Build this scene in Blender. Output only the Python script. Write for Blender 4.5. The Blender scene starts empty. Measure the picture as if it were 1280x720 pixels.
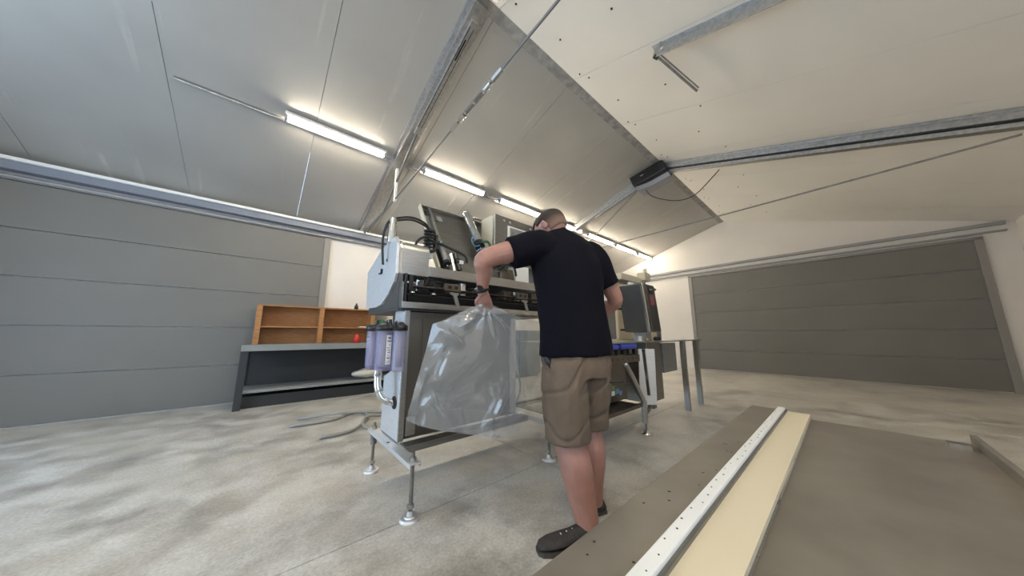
import bpy, bmesh, math, random
from mathutils import Vector, Matrix, noise
random.seed(4)
R = math.radians
scene = bpy.context.scene
col = scene.collection

# ------------------------------------------------------------------ camera, sky, exposure
cam_d = bpy.data.cameras.new('camera'); cam = bpy.data.objects.new('camera', cam_d); col.objects.link(cam)
cam.location = (0, 0, 1.05); cam.rotation_euler = (R(90 + 9.28), 0, R(-41))
cam_d.sensor_width = 36; cam_d.lens = 355 / 1280 * 36; cam_d.clip_start = 0.02
scene.camera = cam
w = bpy.data.worlds.new('sky'); scene.world = w; w.use_nodes = True
w.node_tree.nodes['Background'].inputs[0].default_value = (0.55, 0.76, 1.0, 1)
w.node_tree.nodes['Background'].inputs[1].default_value = 3.6
scene.view_settings.view_transform = 'Standard'; scene.view_settings.look = 'None'
scene.view_settings.gamma = 1; scene.view_settings.use_curve_mapping = False
scene.view_settings.exposure = 0.55
TUBE = 58.0

def portal(loc, rot, sx, sy):
    d = bpy.data.lights.new('daylight_portal', 'AREA'); d.shape = 'RECTANGLE'; d.size = sx; d.size_y = sy
    d.cycles.is_portal = True
    o = bpy.data.objects.new('daylight_portal', d); o.location = loc; o.rotation_euler = rot; col.objects.link(o)
portal((-3.24, 3.25, 1.55), (0, R(-90), 0), 2.9, 2.9)      # open roller doorway in the near gable
portal((0.0, -2.36, 2.05), (R(90), 0, 0), 3.4, 1.1)      # strip window behind the camera

# ------------------------------------------------------------------ materials
def mat(name, base, rough=0.5, metal=0.0, noise_sc=None, noise_amt=0.12, bump=0.0, bump_sc=60, stretch=None,
        alpha=1, emit=None, spec=0.5, trans=0.0):
    m = bpy.data.materials.new(name); m.use_nodes = True
    nt = m.node_tree; b = nt.nodes['Principled BSDF']
    b.inputs['Base Color'].default_value = (*base, 1); b.inputs['Roughness'].default_value = rough
    b.inputs['Metallic'].default_value = metal; b.inputs['Specular IOR Level'].default_value = spec
    b.inputs['Transmission Weight'].default_value = trans; b.inputs['Alpha'].default_value = alpha
    if emit:
        b.inputs['Emission Color'].default_value = (*emit[0], 1); b.inputs['Emission Strength'].default_value = emit[1]
    if noise_sc or bump:
        tc = nt.nodes.new('ShaderNodeTexCoord'); mp = nt.nodes.new('ShaderNodeMapping')
        nt.links.new(tc.outputs['Object'], mp.inputs[0])
        if stretch: mp.inputs['Scale'].default_value = stretch
    if noise_sc:
        n = nt.nodes.new('ShaderNodeTexNoise'); n.inputs['Scale'].default_value = noise_sc; n.inputs['Detail'].default_value = 6
        nt.links.new(mp.outputs[0], n.inputs[0])
        r = nt.nodes.new('ShaderNodeMapRange'); r.inputs[1].default_value = .3; r.inputs[2].default_value = .7
        r.inputs[3].default_value = 1 - noise_amt; r.inputs[4].default_value = 1 + noise_amt
        nt.links.new(n.outputs[0], r.inputs[0])
        mx = nt.nodes.new('ShaderNodeMix'); mx.data_type = 'RGBA'; mx.blend_type = 'MULTIPLY'; mx.inputs[0].default_value = 1
        mx.inputs[6].default_value = (*base, 1); nt.links.new(r.outputs[0], mx.inputs[7]); nt.links.new(mx.outputs[2], b.inputs['Base Color'])
        r2 = nt.nodes.new('ShaderNodeMapRange'); r2.inputs[3].default_value = max(.02, rough - .08); r2.inputs[4].default_value = min(1, rough + .1)
        nt.links.new(n.outputs[0], r2.inputs[0]); nt.links.new(r2.outputs[0], b.inputs['Roughness'])
    if bump:
        n2 = nt.nodes.new('ShaderNodeTexNoise'); n2.inputs['Scale'].default_value = bump_sc; n2.inputs['Detail'].default_value = 4
        nt.links.new(mp.outputs[0], n2.inputs[0])
        bp = nt.nodes.new('ShaderNodeBump'); bp.inputs['Strength'].default_value = bump; bp.inputs['Distance'].default_value = .01
        nt.links.new(n2.outputs[0], bp.inputs['Height']); nt.links.new(bp.outputs[0], b.inputs['Normal'])
    return m

M = {}
M['steel'] = mat('brushed_steel', (.46, .455, .44), .34, 1, 9, .1, .06, 30, (1, 1, 14))
M['satin'] = mat('satin_steel', (.74, .74, .75), .56, 1, 9, .06, .04, 30, (1, 1, 14))
M['steel_dark'] = mat('dull_steel', (.27, .265, .25), .42, 1, 6, .14, .05, 30, (1, 1, 10))
M['steel_sheet'] = mat('rolled_steel_sheet', (.19, .17, .145), .42, 1, 4, .1)
M['steel_bright'] = mat('polished_steel', (.7, .69, .67), .18, 1)
M['galv'] = mat('galvanised_steel', (.5, .5, .5), .42, 1, 28, .18)
M['galv_dark'] = mat('weathered_galvanised_steel', (.3, .3, .3), .5, .8, 20, .15)
M['rod'] = mat('grey_rod_steel', (.22, .215, .21), .45, .4)
M['box_steel'] = mat('dark_control_box_steel', (.13, .13, .13), .35, .9, 6, .08)
M['dull_black'] = mat('dull_black_coating', (.006, .006, .007), .7, spec=.15)
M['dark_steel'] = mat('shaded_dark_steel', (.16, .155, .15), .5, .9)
M['black'] = mat('black_plastic', (.012, .012, .013), .4)
M['rubber'] = mat('black_rubber', (.015, .014, .014), .55)
M['dark'] = mat('dark_anodised_metal', (.05, .05, .055), .35, .7)
M['grey_paint'] = mat('grey_enamel', (.33, .33, .34), .45, 0, 10, .06)
M['cream'] = mat('cream_enamel', (.62, .57, .45), .45)
M['white'] = mat('white_plastic', (.8, .8, .78), .4)
M['wall'] = mat('painted_white_wall', (.74, .71, .68), .7, 0, 1.5, .03, .03, 90)
M['skin'] = mat('skin', (.37, .19, .15), .5, 0, 14, .09, .05, 120)
M['shirt'] = mat('black_cotton', (.004, .004, .008), .9, 0, 30, .2, .12, 300, spec=.15)
M['shorts'] = mat('khaki_cotton', (.145, .108, .080), .85, 0, 20, .08, .15, 260, spec=.2)
M['shoe'] = mat('dark_shoe_fabric', (.035, .03, .03), .7, 0, 50, .3)
M['sole'] = mat('dark_shoe_sole', (.06, .055, .05), .7)
M['wood'] = mat('orange_plywood', (.36, .17, .06), .6, 0, 8, .25, .05, 30, (1, 1, 8))
M['bench_grey'] = mat('grey_bench_paint', (.24, .25, .25), .5)
M['dark_void'] = mat('dark_grey_and_painted_shade', (.03, .032, .035), .6)  # also paints shade inside the machine head and under the bench
M['red'] = mat('red_plastic', (.55, .03, .03), .4)
M['green'] = mat('green_enamel', (.03, .12, .07), .45)
M['blue'] = mat('blue_roller_cover', (.03, .06, .42), .35)
M['sack'] = mat('off_white_sack', (.6, .57, .5), .8, 0, 20, .1)
M['hose'] = mat('grey_hose', (.32, .32, .31), .5)
M['belt'] = mat('cream_conveyor_belt', (.66, .58, .42), .5)
M['tube'] = mat('light_tube', (1, .95, .85), .5, emit=((1, .88, .69), TUBE))
M['print'] = mat('label_print', (.12, .12, .2), .6)
M['stk_green'] = mat('green_sticker', (.1, .35, .1), .5)
M['stk_blue'] = mat('blue_sticker', (.12, .3, .5), .5)
M['grey_light'] = mat('pale_grey_plastic', (.36, .36, .40), .45)
M['glassy'] = mat('violet_tinted_clear_plastic', (.42, .40, .62), .12, 0, alpha=.42)
M['screen'] = mat('screen_glass', (.25, .25, .24), .25)

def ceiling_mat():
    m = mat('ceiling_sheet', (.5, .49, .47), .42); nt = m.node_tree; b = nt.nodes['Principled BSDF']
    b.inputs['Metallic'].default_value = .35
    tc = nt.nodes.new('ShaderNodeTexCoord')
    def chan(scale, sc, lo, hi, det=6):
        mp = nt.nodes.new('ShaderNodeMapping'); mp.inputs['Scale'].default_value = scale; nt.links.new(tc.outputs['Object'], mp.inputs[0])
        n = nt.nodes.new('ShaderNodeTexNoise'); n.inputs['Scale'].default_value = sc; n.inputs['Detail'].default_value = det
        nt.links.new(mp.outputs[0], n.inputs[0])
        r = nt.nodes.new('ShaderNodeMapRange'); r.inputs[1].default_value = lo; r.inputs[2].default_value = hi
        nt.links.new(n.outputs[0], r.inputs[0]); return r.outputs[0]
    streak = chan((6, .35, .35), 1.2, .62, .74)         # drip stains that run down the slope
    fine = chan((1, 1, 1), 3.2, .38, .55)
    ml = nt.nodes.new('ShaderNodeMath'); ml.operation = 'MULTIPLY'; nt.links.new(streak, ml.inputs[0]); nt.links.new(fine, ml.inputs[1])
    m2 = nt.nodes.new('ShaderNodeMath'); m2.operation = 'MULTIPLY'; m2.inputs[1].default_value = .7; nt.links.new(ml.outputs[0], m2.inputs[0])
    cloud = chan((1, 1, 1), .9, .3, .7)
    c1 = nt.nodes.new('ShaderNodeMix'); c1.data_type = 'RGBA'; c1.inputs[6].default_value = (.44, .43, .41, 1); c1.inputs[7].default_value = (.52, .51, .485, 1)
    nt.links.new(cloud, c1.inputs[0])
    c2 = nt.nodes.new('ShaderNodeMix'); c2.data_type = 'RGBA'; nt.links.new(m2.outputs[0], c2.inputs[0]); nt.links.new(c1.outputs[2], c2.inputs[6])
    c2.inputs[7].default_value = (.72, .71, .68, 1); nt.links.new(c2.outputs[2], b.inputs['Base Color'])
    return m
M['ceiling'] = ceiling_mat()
M['ceiling_lit'] = mat('ceiling_sheet_lit', (.80, .78, .74), .5, 0, 1.2, .03)  # second roof slope: the stronger light on it is put into a paler colour

def floor_mat():
    m = mat('polished_concrete', (.4, .38, .35), .4); nt = m.node_tree; b = nt.nodes['Principled BSDF']
    tc = nt.nodes.new('ShaderNodeTexCoord')
    def ns(sc, det, lo, hi):
        n = nt.nodes.new('ShaderNodeTexNoise'); n.inputs['Scale'].default_value = sc; n.inputs['Detail'].default_value = det
        n.inputs['Roughness'].default_value = .6
        nt.links.new(tc.outputs['Object'], n.inputs[0]); r = nt.nodes.new('ShaderNodeMapRange')
        r.inputs[1].default_value = lo; r.inputs[2].default_value = hi; nt.links.new(n.outputs[0], r.inputs[0]); return r.outputs[0]
    a, c, d = ns(1.1, 5, .35, .65), ns(3.2, 8, .4, .62), ns(60, 3, .3, .7)
    c1 = nt.nodes.new('ShaderNodeMix'); c1.data_type = 'RGBA'; nt.links.new(a, c1.inputs[0])
    c1.inputs[6].default_value = (.26, .25, .23, 1); c1.inputs[7].default_value = (.56, .52, .455, 1)
    c2 = nt.nodes.new('ShaderNodeMix'); c2.data_type = 'RGBA'; nt.links.new(c, c2.inputs[0]); nt.links.new(c1.outputs[2], c2.inputs[6])
    c2.inputs[7].default_value = (.56, .545, .51, 1)
    c3 = nt.nodes.new('ShaderNodeMix'); c3.data_type = 'RGBA'; c3.blend_type = 'OVERLAY'; c3.inputs[0].default_value = .18
    nt.links.new(c2.outputs[2], c3.inputs[6]); nt.links.new(d, c3.inputs[7]); nt.links.new(c3.outputs[2], b.inputs['Base Color'])
    r = nt.nodes.new('ShaderNodeMapRange'); r.inputs[3].default_value = .28; r.inputs[4].default_value = .5
    nt.links.new(c, r.inputs[0]); nt.links.new(r.outputs[0], b.inputs['Roughness'])
    return m
M['floor'] = floor_mat()

def film_mat():
    m = bpy.data.materials.new('clear_plastic_film'); m.use_nodes = True; nt = m.node_tree
    for n in list(nt.nodes): nt.nodes.remove(n)
    out = nt.nodes.new('ShaderNodeOutputMaterial')
    tr = nt.nodes.new('ShaderNodeBsdfTransparent'); tr.inputs[0].default_value = (.93, .94, .95, 1)
    df = nt.nodes.new('ShaderNodeBsdfDiffuse'); df.inputs[0].default_value = (.62, .66, .70, 1)
    gl = nt.nodes.new('ShaderNodeBsdfGlossy'); gl.inputs[0].default_value = (1, 1, 1, 1); gl.inputs[1].default_value = .13
    lf = nt.nodes.new('ShaderNodeLayerWeight'); lf.inputs[0].default_value = .5
    pw = nt.nodes.new('ShaderNodeMath'); pw.operation = 'POWER'; pw.inputs[1].default_value = 3.5; nt.links.new(lf.outputs['Facing'], pw.inputs[0])
    lw = nt.nodes.new('ShaderNodeMath'); lw.operation = 'MULTIPLY_ADD'; lw.inputs[1].default_value = .6; lw.inputs[2].default_value = .09; nt.links.new(pw.outputs[0], lw.inputs[0])
    tc = nt.nodes.new('ShaderNodeTexCoord'); n = nt.nodes.new('ShaderNodeTexNoise'); n.inputs['Scale'].default_value = 5; n.inputs['Detail'].default_value = 3
    n.inputs['Distortion'].default_value = 1.2
    nt.links.new(tc.outputs['Object'], n.inputs[0]); bp = nt.nodes.new('ShaderNodeBump'); bp.inputs['Strength'].default_value = .3; bp.inputs['Distance'].default_value = .02
    nt.links.new(n.outputs[0], bp.inputs['Height']); nt.links.new(bp.outputs[0], gl.inputs['Normal']); nt.links.new(bp.outputs[0], lf.inputs['Normal'])
    m1 = nt.nodes.new('ShaderNodeMixShader'); m1.inputs[0].default_value = .21; nt.links.new(tr.outputs[0], m1.inputs[1]); nt.links.new(df.outputs[0], m1.inputs[2])
    m2 = nt.nodes.new('ShaderNodeMixShader'); nt.links.new(lw.outputs[0], m2.inputs[0]); nt.links.new(m1.outputs[0], m2.inputs[1]); nt.links.new(gl.outputs[0], m2.inputs[2])
    nt.links.new(m2.outputs[0], out.inputs[0]); return m
M['film'] = film_mat()

def hair_mat():
    m = mat('cropped_brown_hair', (.03, .02, .015), .7); nt = m.node_tree; b = nt.nodes['Principled BSDF']
    at = nt.nodes.new('ShaderNodeAttribute'); at.attribute_name = 'fade'
    mx = nt.nodes.new('ShaderNodeMix'); mx.data_type = 'RGBA'; nt.links.new(at.outputs['Fac'], mx.inputs[0])
    mx.inputs[6].default_value = (.028, .018, .013, 1); mx.inputs[7].default_value = (.20, .12, .09, 1)
    nt.links.new(mx.outputs[2], b.inputs['Base Color'])
    n = nt.nodes.new('ShaderNodeTexNoise'); n.inputs['Scale'].default_value = 260; bp = nt.nodes.new('ShaderNodeBump'); bp.inputs['Strength'].default_value = .5
    bp.inputs['Distance'].default_value = .004
    nt.links.new(n.outputs[0], bp.inputs['Height']); nt.links.new(bp.outputs[0], b.inputs['Normal']); return m
M['hair'] = hair_mat()

# ------------------------------------------------------------------ mesh helpers
def V(*a): return Vector(a)
def frame_of(d):
    d = d.normalized(); h = V(0, 0, 1) if abs(d.z) < .95 else V(1, 0, 0)
    a = d.cross(h).normalized(); return a, d.cross(a).normalized()
class MB:
    def __init__(s): s.v = []; s.f = []; s.sm = []
    def add(s, vs, fs, smooth=False):
        o = len(s.v); s.v += [Vector(v) for v in vs]; s.f += [tuple(i + o for i in f) for f in fs]; s.sm += [smooth] * len(fs); return s
    def box(s, a, b):
        (x0, y0, z0), (x1, y1, z1) = [min(p, q) for p, q in zip(a, b)], [max(p, q) for p, q in zip(a, b)]
        return s.add([(x0,y0,z0),(x1,y0,z0),(x1,y1,z0),(x0,y1,z0),(x0,y0,z1),(x1,y0,z1),(x1,y1,z1),(x0,y1,z1)],
              [(0,3,2,1),(4,5,6,7),(0,1,5,4),(1,2,6,5),(2,3,7,6),(3,0,4,7)])
    def obox(s, c, ax, ay, az):     # centre and three half-axis vectors
        c, ax, ay, az = map(Vector, (c, ax, ay, az)); vs = [c + ax*i + ay*j + az*k for k in (-1,1) for i, j in ((-1,-1),(1,-1),(1,1),(-1,1))]
        return s.add(vs, [(0,3,2,1),(4,5,6,7),(0,1,5,4),(1,2,6,5),(2,3,7,6),(3,0,4,7)])
    def bar(s, p0, p1, wd, ht, up=(0,0,1)):
        p0, p1 = Vector(p0), Vector(p1); d = p1 - p0; u = Vector(up); sd = d.cross(u).normalized(); u = sd.cross(d).normalized()
        return s.obox((p0 + p1)/2, d/2, sd*wd/2, u*ht/2)
    def prism(s, poly, d0, d1, ax='x'):
        n = len(poly); f = {'x': lambda a, b, d: (d, a, b), 'y': lambda a, b, d: (a, d, b), 'z': lambda a, b, d: (a, b, d)}[ax]
        return s.add([f(a, b, d0) for a, b in poly] + [f(a, b, d1) for a, b in poly],
              [tuple(range(n)), tuple(range(2*n-1, n-1, -1))] + [(i, (i+1) % n, n + (i+1) % n, n + i) for i in range(n)])
    def cyl(s, p0, p1, r0, r1=None, n=16, smooth=True):
        r1 = r0 if r1 is None else r1; p0, p1 = Vector(p0), Vector(p1); a, b = frame_of(p1 - p0)
        cs = [(math.cos(2*math.pi*i/n), math.sin(2*math.pi*i/n)) for i in range(n)]
        s.add([p0 + a*c*r0 + b*t*r0 for c, t in cs] + [p1 + a*c*r1 + b*t*r1 for c, t in cs], [(i, (i+1) % n, n+(i+1) % n, n+i) for i in range(n)], smooth)
        s.add([p0 + a*c*r0 + b*t*r0 for c, t in cs], [tuple(range(n-1, -1, -1))]); return s.add([p1 + a*c*r1 + b*t*r1 for c, t in cs], [tuple(range(n))])
    def lathe(s, base, prof, n=20, axis=(0,0,1)):   # prof: (r, h)
        base = Vector(base); ax = Vector(axis).normalized(); a, b = frame_of(ax); vs = []
        for r, h in prof: vs += [base + ax*h + (a*math.cos(2*math.pi*i/n) + b*math.sin(2*math.pi*i/n))*max(r, 1e-4) for i in range(n)]
        fs = [(k*n+i, k*n+(i+1) % n, (k+1)*n+(i+1) % n, (k+1)*n+i) for k in range(len(prof)-1) for i in range(n)]
        fs += [tuple(range(n-1, -1, -1)), tuple(range((len(prof)-1)*n, len(prof)*n))]
        return s.add(vs, fs, True)
    def tube(s, pts, r, n=10, sub=5, closed_caps=True):
        pts = [Vector(p) for p in pts]; P = []
        rs = r if isinstance(r, (list, tuple)) else [r]*len(pts); RR = []
        for i in range(len(pts)-1):
            p0, p1, p2, p3 = pts[max(i-1, 0)], pts[i], pts[i+1], pts[min(i+2, len(pts)-1)]
            for k in range(sub):
                t = k/sub; P.append(.5*((2*p1) + (p2-p0)*t + (2*p0-5*p1+4*p2-p3)*t*t + (3*p1-p0-3*p2+p3)*t**3)); RR.append(rs[i]*(1-t)+rs[i+1]*t)
        P.append(pts[-1]); RR.append(rs[-1]); a, b = frame_of(P[1]-P[0]); vs = []
        for i, p in enumerate(P):
            d = (P[min(i+1, len(P)-1)] - P[max(i-1, 0)]).normalized(); a = (a - d*a.dot(d)).normalized(); b = d.cross(a)
            vs += [p + (a*math.cos(2*math.pi*k/n) + b*math.sin(2*math.pi*k/n))*RR[i] for k in range(n)]
        fs = [(k*n+i, k*n+(i+1) % n, (k+1)*n+(i+1) % n, (k+1)*n+i) for k in range(len(P)-1) for i in range(n)]
        fs += [tuple(range(n-1, -1, -1)), tuple(range((len(P)-1)*n, len(P)*n))]
        return s.add(vs, fs, True)
    def rings(s, rings, n=28):     # ring = (centre, axis_a, axis_b)
        vs = []
        for c, a, b in rings: vs += [Vector(c) + Vector(a)*math.cos(2*math.pi*i/n) + Vector(b)*math.sin(2*math.pi*i/n) for i in range(n)]
        fs = [(k*n+i, k*n+(i+1) % n, (k+1)*n+(i+1) % n, (k+1)*n+i) for k in range(len(rings)-1) for i in range(n)]
        fs += [tuple(range(n-1, -1, -1)), tuple(range((len(rings)-1)*n, len(rings)*n))]
        return s.add(vs, fs, True)
    def ball(s, c, r, ax=None, n=20, m=12):
        c = Vector(c); r = r if isinstance(r, (tuple, list)) else (r, r, r); X, Y, Z = ax or (V(1,0,0), V(0,1,0), V(0,0,1)); vs = [c - Z*r[2]]
        for j in range(1, m):
            t = -math.pi/2 + math.pi*j/m
            vs += [c + X*r[0]*math.cos(t)*math.cos(2*math.pi*i/n) + Y*r[1]*math.cos(t)*math.sin(2*math.pi*i/n) + Z*r[2]*math.sin(t) for i in range(n)]
        vs.append(c + Z*r[2]); e = len(vs) - 1
        fs = [(0, 1+(i+1) % n, 1+i) for i in range(n)] + [(e, e-n+i, e-n+(i+1) % n) for i in range(n)]
        fs += [(1+j*n+i, 1+j*n+(i+1) % n, 1+(j+1)*n+(i+1) % n, 1+(j+1)*n+i) for j in range(m-2) for i in range(n)]
        return s.add(vs, fs, True)
    def build(s, name, m, parent=None, bevel=0, recalc=True):
        o0 = world_of(parent); me = bpy.data.meshes.new(name); me.from_pydata([v - o0 for v in s.v], [], s.f); me.materials.append(m)
        for p, k in zip(me.polygons, s.sm): p.use_smooth = k
        if recalc:
            bm = bmesh.new(); bm.from_mesh(me); bmesh.ops.recalc_face_normals(bm, faces=bm.faces); bm.to_mesh(me); bm.free()
        o = bpy.data.objects.new(name, me); col.objects.link(o)
        if parent: o.parent = parent
        if bevel:
            b = o.modifiers.new('bevel', 'BEVEL'); b.width = bevel; b.segments = 2; b.limit_method = 'ANGLE'; b.angle_limit = R(40)
        return o
def world_of(o):
    p = Vector((0, 0, 0))
    while o is not None: p = p + o.location; o = o.parent
    return p
def tag(o, label=None, cat=None, group=None, kind=None):
    if label: o['label'] = label
    if cat: o['category'] = cat
    if group: o['group'] = group
    if kind: o['kind'] = kind
    return o
def thing(name, loc, label, cat, group=None):
    o = bpy.data.objects.new(name, None); o.location = loc; o.empty_display_size = .05; col.objects.link(o); return tag(o, label, cat, group)
def B(a, b): return MB().box(a, b)

# ------------------------------------------------------------------ the hall
ZE, YE, YR, S = 3.15, 6.3, 2.0, .31
ZR = ZE + S*(YE - YR)                       # ridge 4.48
X0, X1, YB = -3.2, 10.35, -2.35
def slope(y): return ZR - S*abs(y - YR)
def structure(name, loc=(0,0,0)):
    o = bpy.data.objects.new(name, None); o.location = loc; col.objects.link(o); o['kind'] = 'structure'; return o

fl = structure('floor')
xs = [X0, -2.2, 1.9, 6.0, X1]; ys = [YB, 1.77, YE]
B((X0, YB, -.12), (X1, YE, -.025)).build('joint_bed', M['dark_void'], fl)
for i in range(len(xs)-1):
    for j in range(len(ys)-1):
        g = .003
        B((xs[i]+g, ys[j]+g, -.025), (xs[i+1]-g, ys[j+1]-g, 0)).build('floor_slab', M['floor'], fl)

ce = structure('ceiling')
seams = [X0 + 0.0]; x = -2.35
while x < X1: seams.append(x); x += 1.3
seams.append(X1)
for a, b in zip(seams[:-1], seams[1:]):
    for sgn, yl, m in ((1, YE, M['ceiling']), (-1, YB, M['ceiling_lit'])):
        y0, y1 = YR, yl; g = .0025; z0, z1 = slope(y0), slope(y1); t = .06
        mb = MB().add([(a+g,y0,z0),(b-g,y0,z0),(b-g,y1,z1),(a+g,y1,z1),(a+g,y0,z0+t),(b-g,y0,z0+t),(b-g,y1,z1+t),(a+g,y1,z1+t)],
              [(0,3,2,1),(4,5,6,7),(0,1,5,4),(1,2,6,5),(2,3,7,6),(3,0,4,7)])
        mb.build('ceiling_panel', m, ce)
B((X0, YB-.1, ZR+.08), (X1, YE+.1, ZR+.12)).build('roof_deck', M['dark_void'], ce)
# ridge flashing strip and screws
mb = MB().add([(X0,YR+.10,slope(YR+.10)-.006),(X1,YR+.10,slope(YR+.10)-.006),(X1,YR-.015,ZR-.008),(X0,YR-.015,ZR-.008),
               (X0,YR+.10,slope(YR+.10)+.01),(X1,YR+.10,slope(YR+.10)+.01),(X1,YR-.015,ZR+.0),(X0,YR-.015,ZR+.0)],
              [(0,3,2,1),(4,5,6,7),(0,1,5,4),(1,2,6,5),(2,3,7,6),(3,0,4,7)])
M['flash'] = mat('scuffed_ridge_sealant', (.34, .33, .315), .7, .1, 9, .3, .3, 30)
mb.build('ridge_strip', M['flash'], ce)
mb = MB()
for sx in seams[1:-1]:
    for dx, y in ((-.05, 1.86), (.07, 1.80), (-.62, 1.72), (.05, .9), (-.6, 1.1)):
        z = slope(y); mb.cyl((sx+dx, y, z+.002), (sx+dx, y, z-.007), .011, n=8)
tag(mb.build('screw_heads', M['dark'], ce), kind='stuff')

def wall(name, mb): 
    o = mb.build(name, M['wall']); o['kind'] = 'structure'; return o
wall('wall_left', B((X0-.12, YE, -.1), (X1+.12, YE+.12, ZE+.05)))
wall('wall_far', MB().prism([(YB-.12, -.1), (YE+.12, -.1), (YE+.12, ZE+.02), (YR, ZR+.07), (YB-.12, slope(YB)+.03)], X1, X1+.12, 'x'))
mb = MB()     # near gable with a doorway, behind and left of the camera
mb.prism([(YB-.12, -.1), (1.8, -.1), (1.8, 3.0), (YB-.12, 3.0)], X0-.12, X0).prism([(4.7, -.1), (YE+.12, -.1), (YE+.12, 3.0), (4.7, 3.0)], X0-.12, X0)
mb.prism([(YB-.12, 3.0), (YE+.12, 3.0), (YE+.12, ZE+.02), (YR, ZR+.07), (YB-.12, slope(YB)+.03)], X0-.12, X0)
wall('wall_near', mb)
tag(MB().box((X0, 1.72, 0), (X0+.06, 1.8, 3.08)).box((X0, 4.7, 0), (X0+.06, 4.78, 3.08)).box((X0, 1.8, 3.0), (X0+.06, 4.7, 3.08)).build('door_1', M['galv']), kind='structure')
mb = MB().box((X0-.12, YB-.12, -.1), (X1+.12, YB, 1.5)).box((X0-.12, YB-.12, 2.6), (X1+.12, YB, slope(YB)+.05))
mb.box((X0-.12, YB-.12, 1.5), (-1.7, YB, 2.6)).box((1.7, YB-.12, 1.5), (X1+.12, YB, 2.6)); wall('wall_right', mb)
tag(MB().box((-1.7, YB-.05, 1.5), (-1.65, YB+.02, 2.6)).box((1.65, YB-.05, 1.5), (1.7, YB+.02, 2.6)).box((-1.7, YB-.05, 1.5), (1.7, YB+.02, 1.55)).box((-1.7, YB-.05, 2.55), (1.7, YB+.02, 2.6)).box((-.03, YB-.05, 1.5), (.03, YB+.01, 2.6)).build('window_1', M['white']), kind='structure')

# closed grey sectional doors, added to dim the bright side walls: one in the left wall, one in the far wall
M['door_grey'] = mat('grey_door_panel', (.17, .165, .155), .6, 0, 2, .05)
M['door_frame'] = mat('grey_door_frame', (.26, .25, .24), .5)
d2 = structure('added_door_2')
for k in range(5): B((-3.0, YE-.03, .02+.57*k), (.72, YE, .02+.57*k+.562)).build('door_panel', M['door_grey'], d2, .003)
MB().box((-3.1, YE-.05, 0), (-3.0, YE, 2.9)).box((.72, YE-.05, 0), (.82, YE, 2.9)).box((-3.1, YE-.05, 2.87), (.82, YE, 2.93)).build('door_frame', M['door_frame'], d2, .004)
d3 = structure('added_door_3')
for k in range(5): B((X1-.03, -1.9, .02+.57*k), (X1, 3.0, .02+.57*k+.562)).build('door_panel', M['door_grey'], d3, .003)
MB().box((X1-.05, -2.0, 0), (X1, -1.9, 2.9)).box((X1-.05, 3.0, 0), (X1, 3.1, 2.9)).box((X1-.05, -2.0, 2.87), (X1, 3.1, 2.93)).build('door_frame', M['door_frame'], d3, .004)

# ------------------------------------------------------------------ roof steel
def rafter(x, label, detail):
    t = thing('roof_rafter', (x, YE-.1, 0), label, 'rafter', None)
    def z(y): return slope(y)
    mb = MB()     # C-section chord under the sheeting: web and two lips
    for s in (1, -1):
        y0, y1 = (YR+(.0 if x > 2 else .03), YE-.02) if s > 0 else (YR-(.0 if x > 2 else .12), YB+.02)
        mb.bar((x, y0, z(y0)-.055), (x, y1, z(y1)-.055), .17, .10)
        for dx in (-.1, .1): mb.bar((x+dx, y0, z(y0)-.018), (x+dx, y1, z(y1)-.018), .05, .03)
    mb.build('top_chord', M['galv'], t, .004)
    mb = MB()     # slimmer channel under the chord
    for s in (1,):
        mb.bar((x+.0, 2.15, z(2.15)-.125), (x, 3.55, z(3.55)-.125), .075, .04)
    mb.build('cable_channel', M['galv'], t, .004)
    MB().bar((x-.025, 2.2, z(2.2)-.146), (x-.025, 3.5, z(3.5)-.146), .008, .004).build('channel_groove', M['dark'], t)
    MB().bar((x+.02, 2.2, z(2.2)-.146), (x+.02, 3.5, z(3.5)-.146), .006, .004).build('channel_groove', M['dark'], t)
    MB().bar((x-.004, 2.32, z(2.32)-.147), (x-.004, 2.55, z(2.55)-.147), .016, .006).build('channel_slot', M['black'], t)
    MB().bar((x, 3.5, z(3.5)-.125), (x, 3.62, z(3.62)-.125), .065, .05).build('joint_sleeve', M['galv'], t, .003)
    if detail: MB().bar((x, 3.6, z(3.6)-.14), (x, 4.9, 3.11), .03, .03).bar((x, 4.9, 3.11), (x, YE-.12, 3.08), .03, .03).build('lower_strut', M['rod'], t, .003)
    return t
ra = rafter(1.35, 'wide galvanised roof rafter crossing the ceiling at upper left with slotted channel beneath', True)
MB().bar((1.35, 4.35, slope(4.35)-.1), (1.35, 4.35, 3.10), .035, .05, (0,1,0)).build('hanger', M['white'], ra, .003)
rb = rafter(5.85, 'galvanised roof rafter behind the man, running up to the motor box at the ridge', False)
for xx in (-3.0,):
    pass
# tie rod with turnbuckle below the first rafter
def tie(x, pA, pB, knots, r, label):
    t = thing('tie_rod', pA, label, 'tie rod'); A, Bv = Vector(pA), Vector(pB); d = Bv - A
    MB().cyl(A, Bv, r, n=10).build('rod', M['rod'], t)
    if knots:
        k0, k1 = knots; P = lambda f: A + d*f
        L = d.length
        for f in (k0-.018, k1+.018): MB().cyl(P(f-.012), P(f+.012), r*2.1, n=6, smooth=False).build('rod_nut', M['steel_bright'], t)
        a, b = frame_of(d); mb = MB()
        for s in (1, -1): mb.bar(P(k0+.01)+a*.02*s, P(k1-.01)+a*.02*s, .012, .016)
        mb.cyl(P(k0), P(k0+.016), .026).cyl(P(k1-.016), P(k1), .026); mb.build('turnbuckle', M['steel_bright'], t, .002)
        for f in (k0+.02, (k0+k1)/2-.0, k1-.02): MB().ball(P(f), .018, n=8, m=6).build('turnbuckle_eye', M['galv'], t)
    return t
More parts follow.
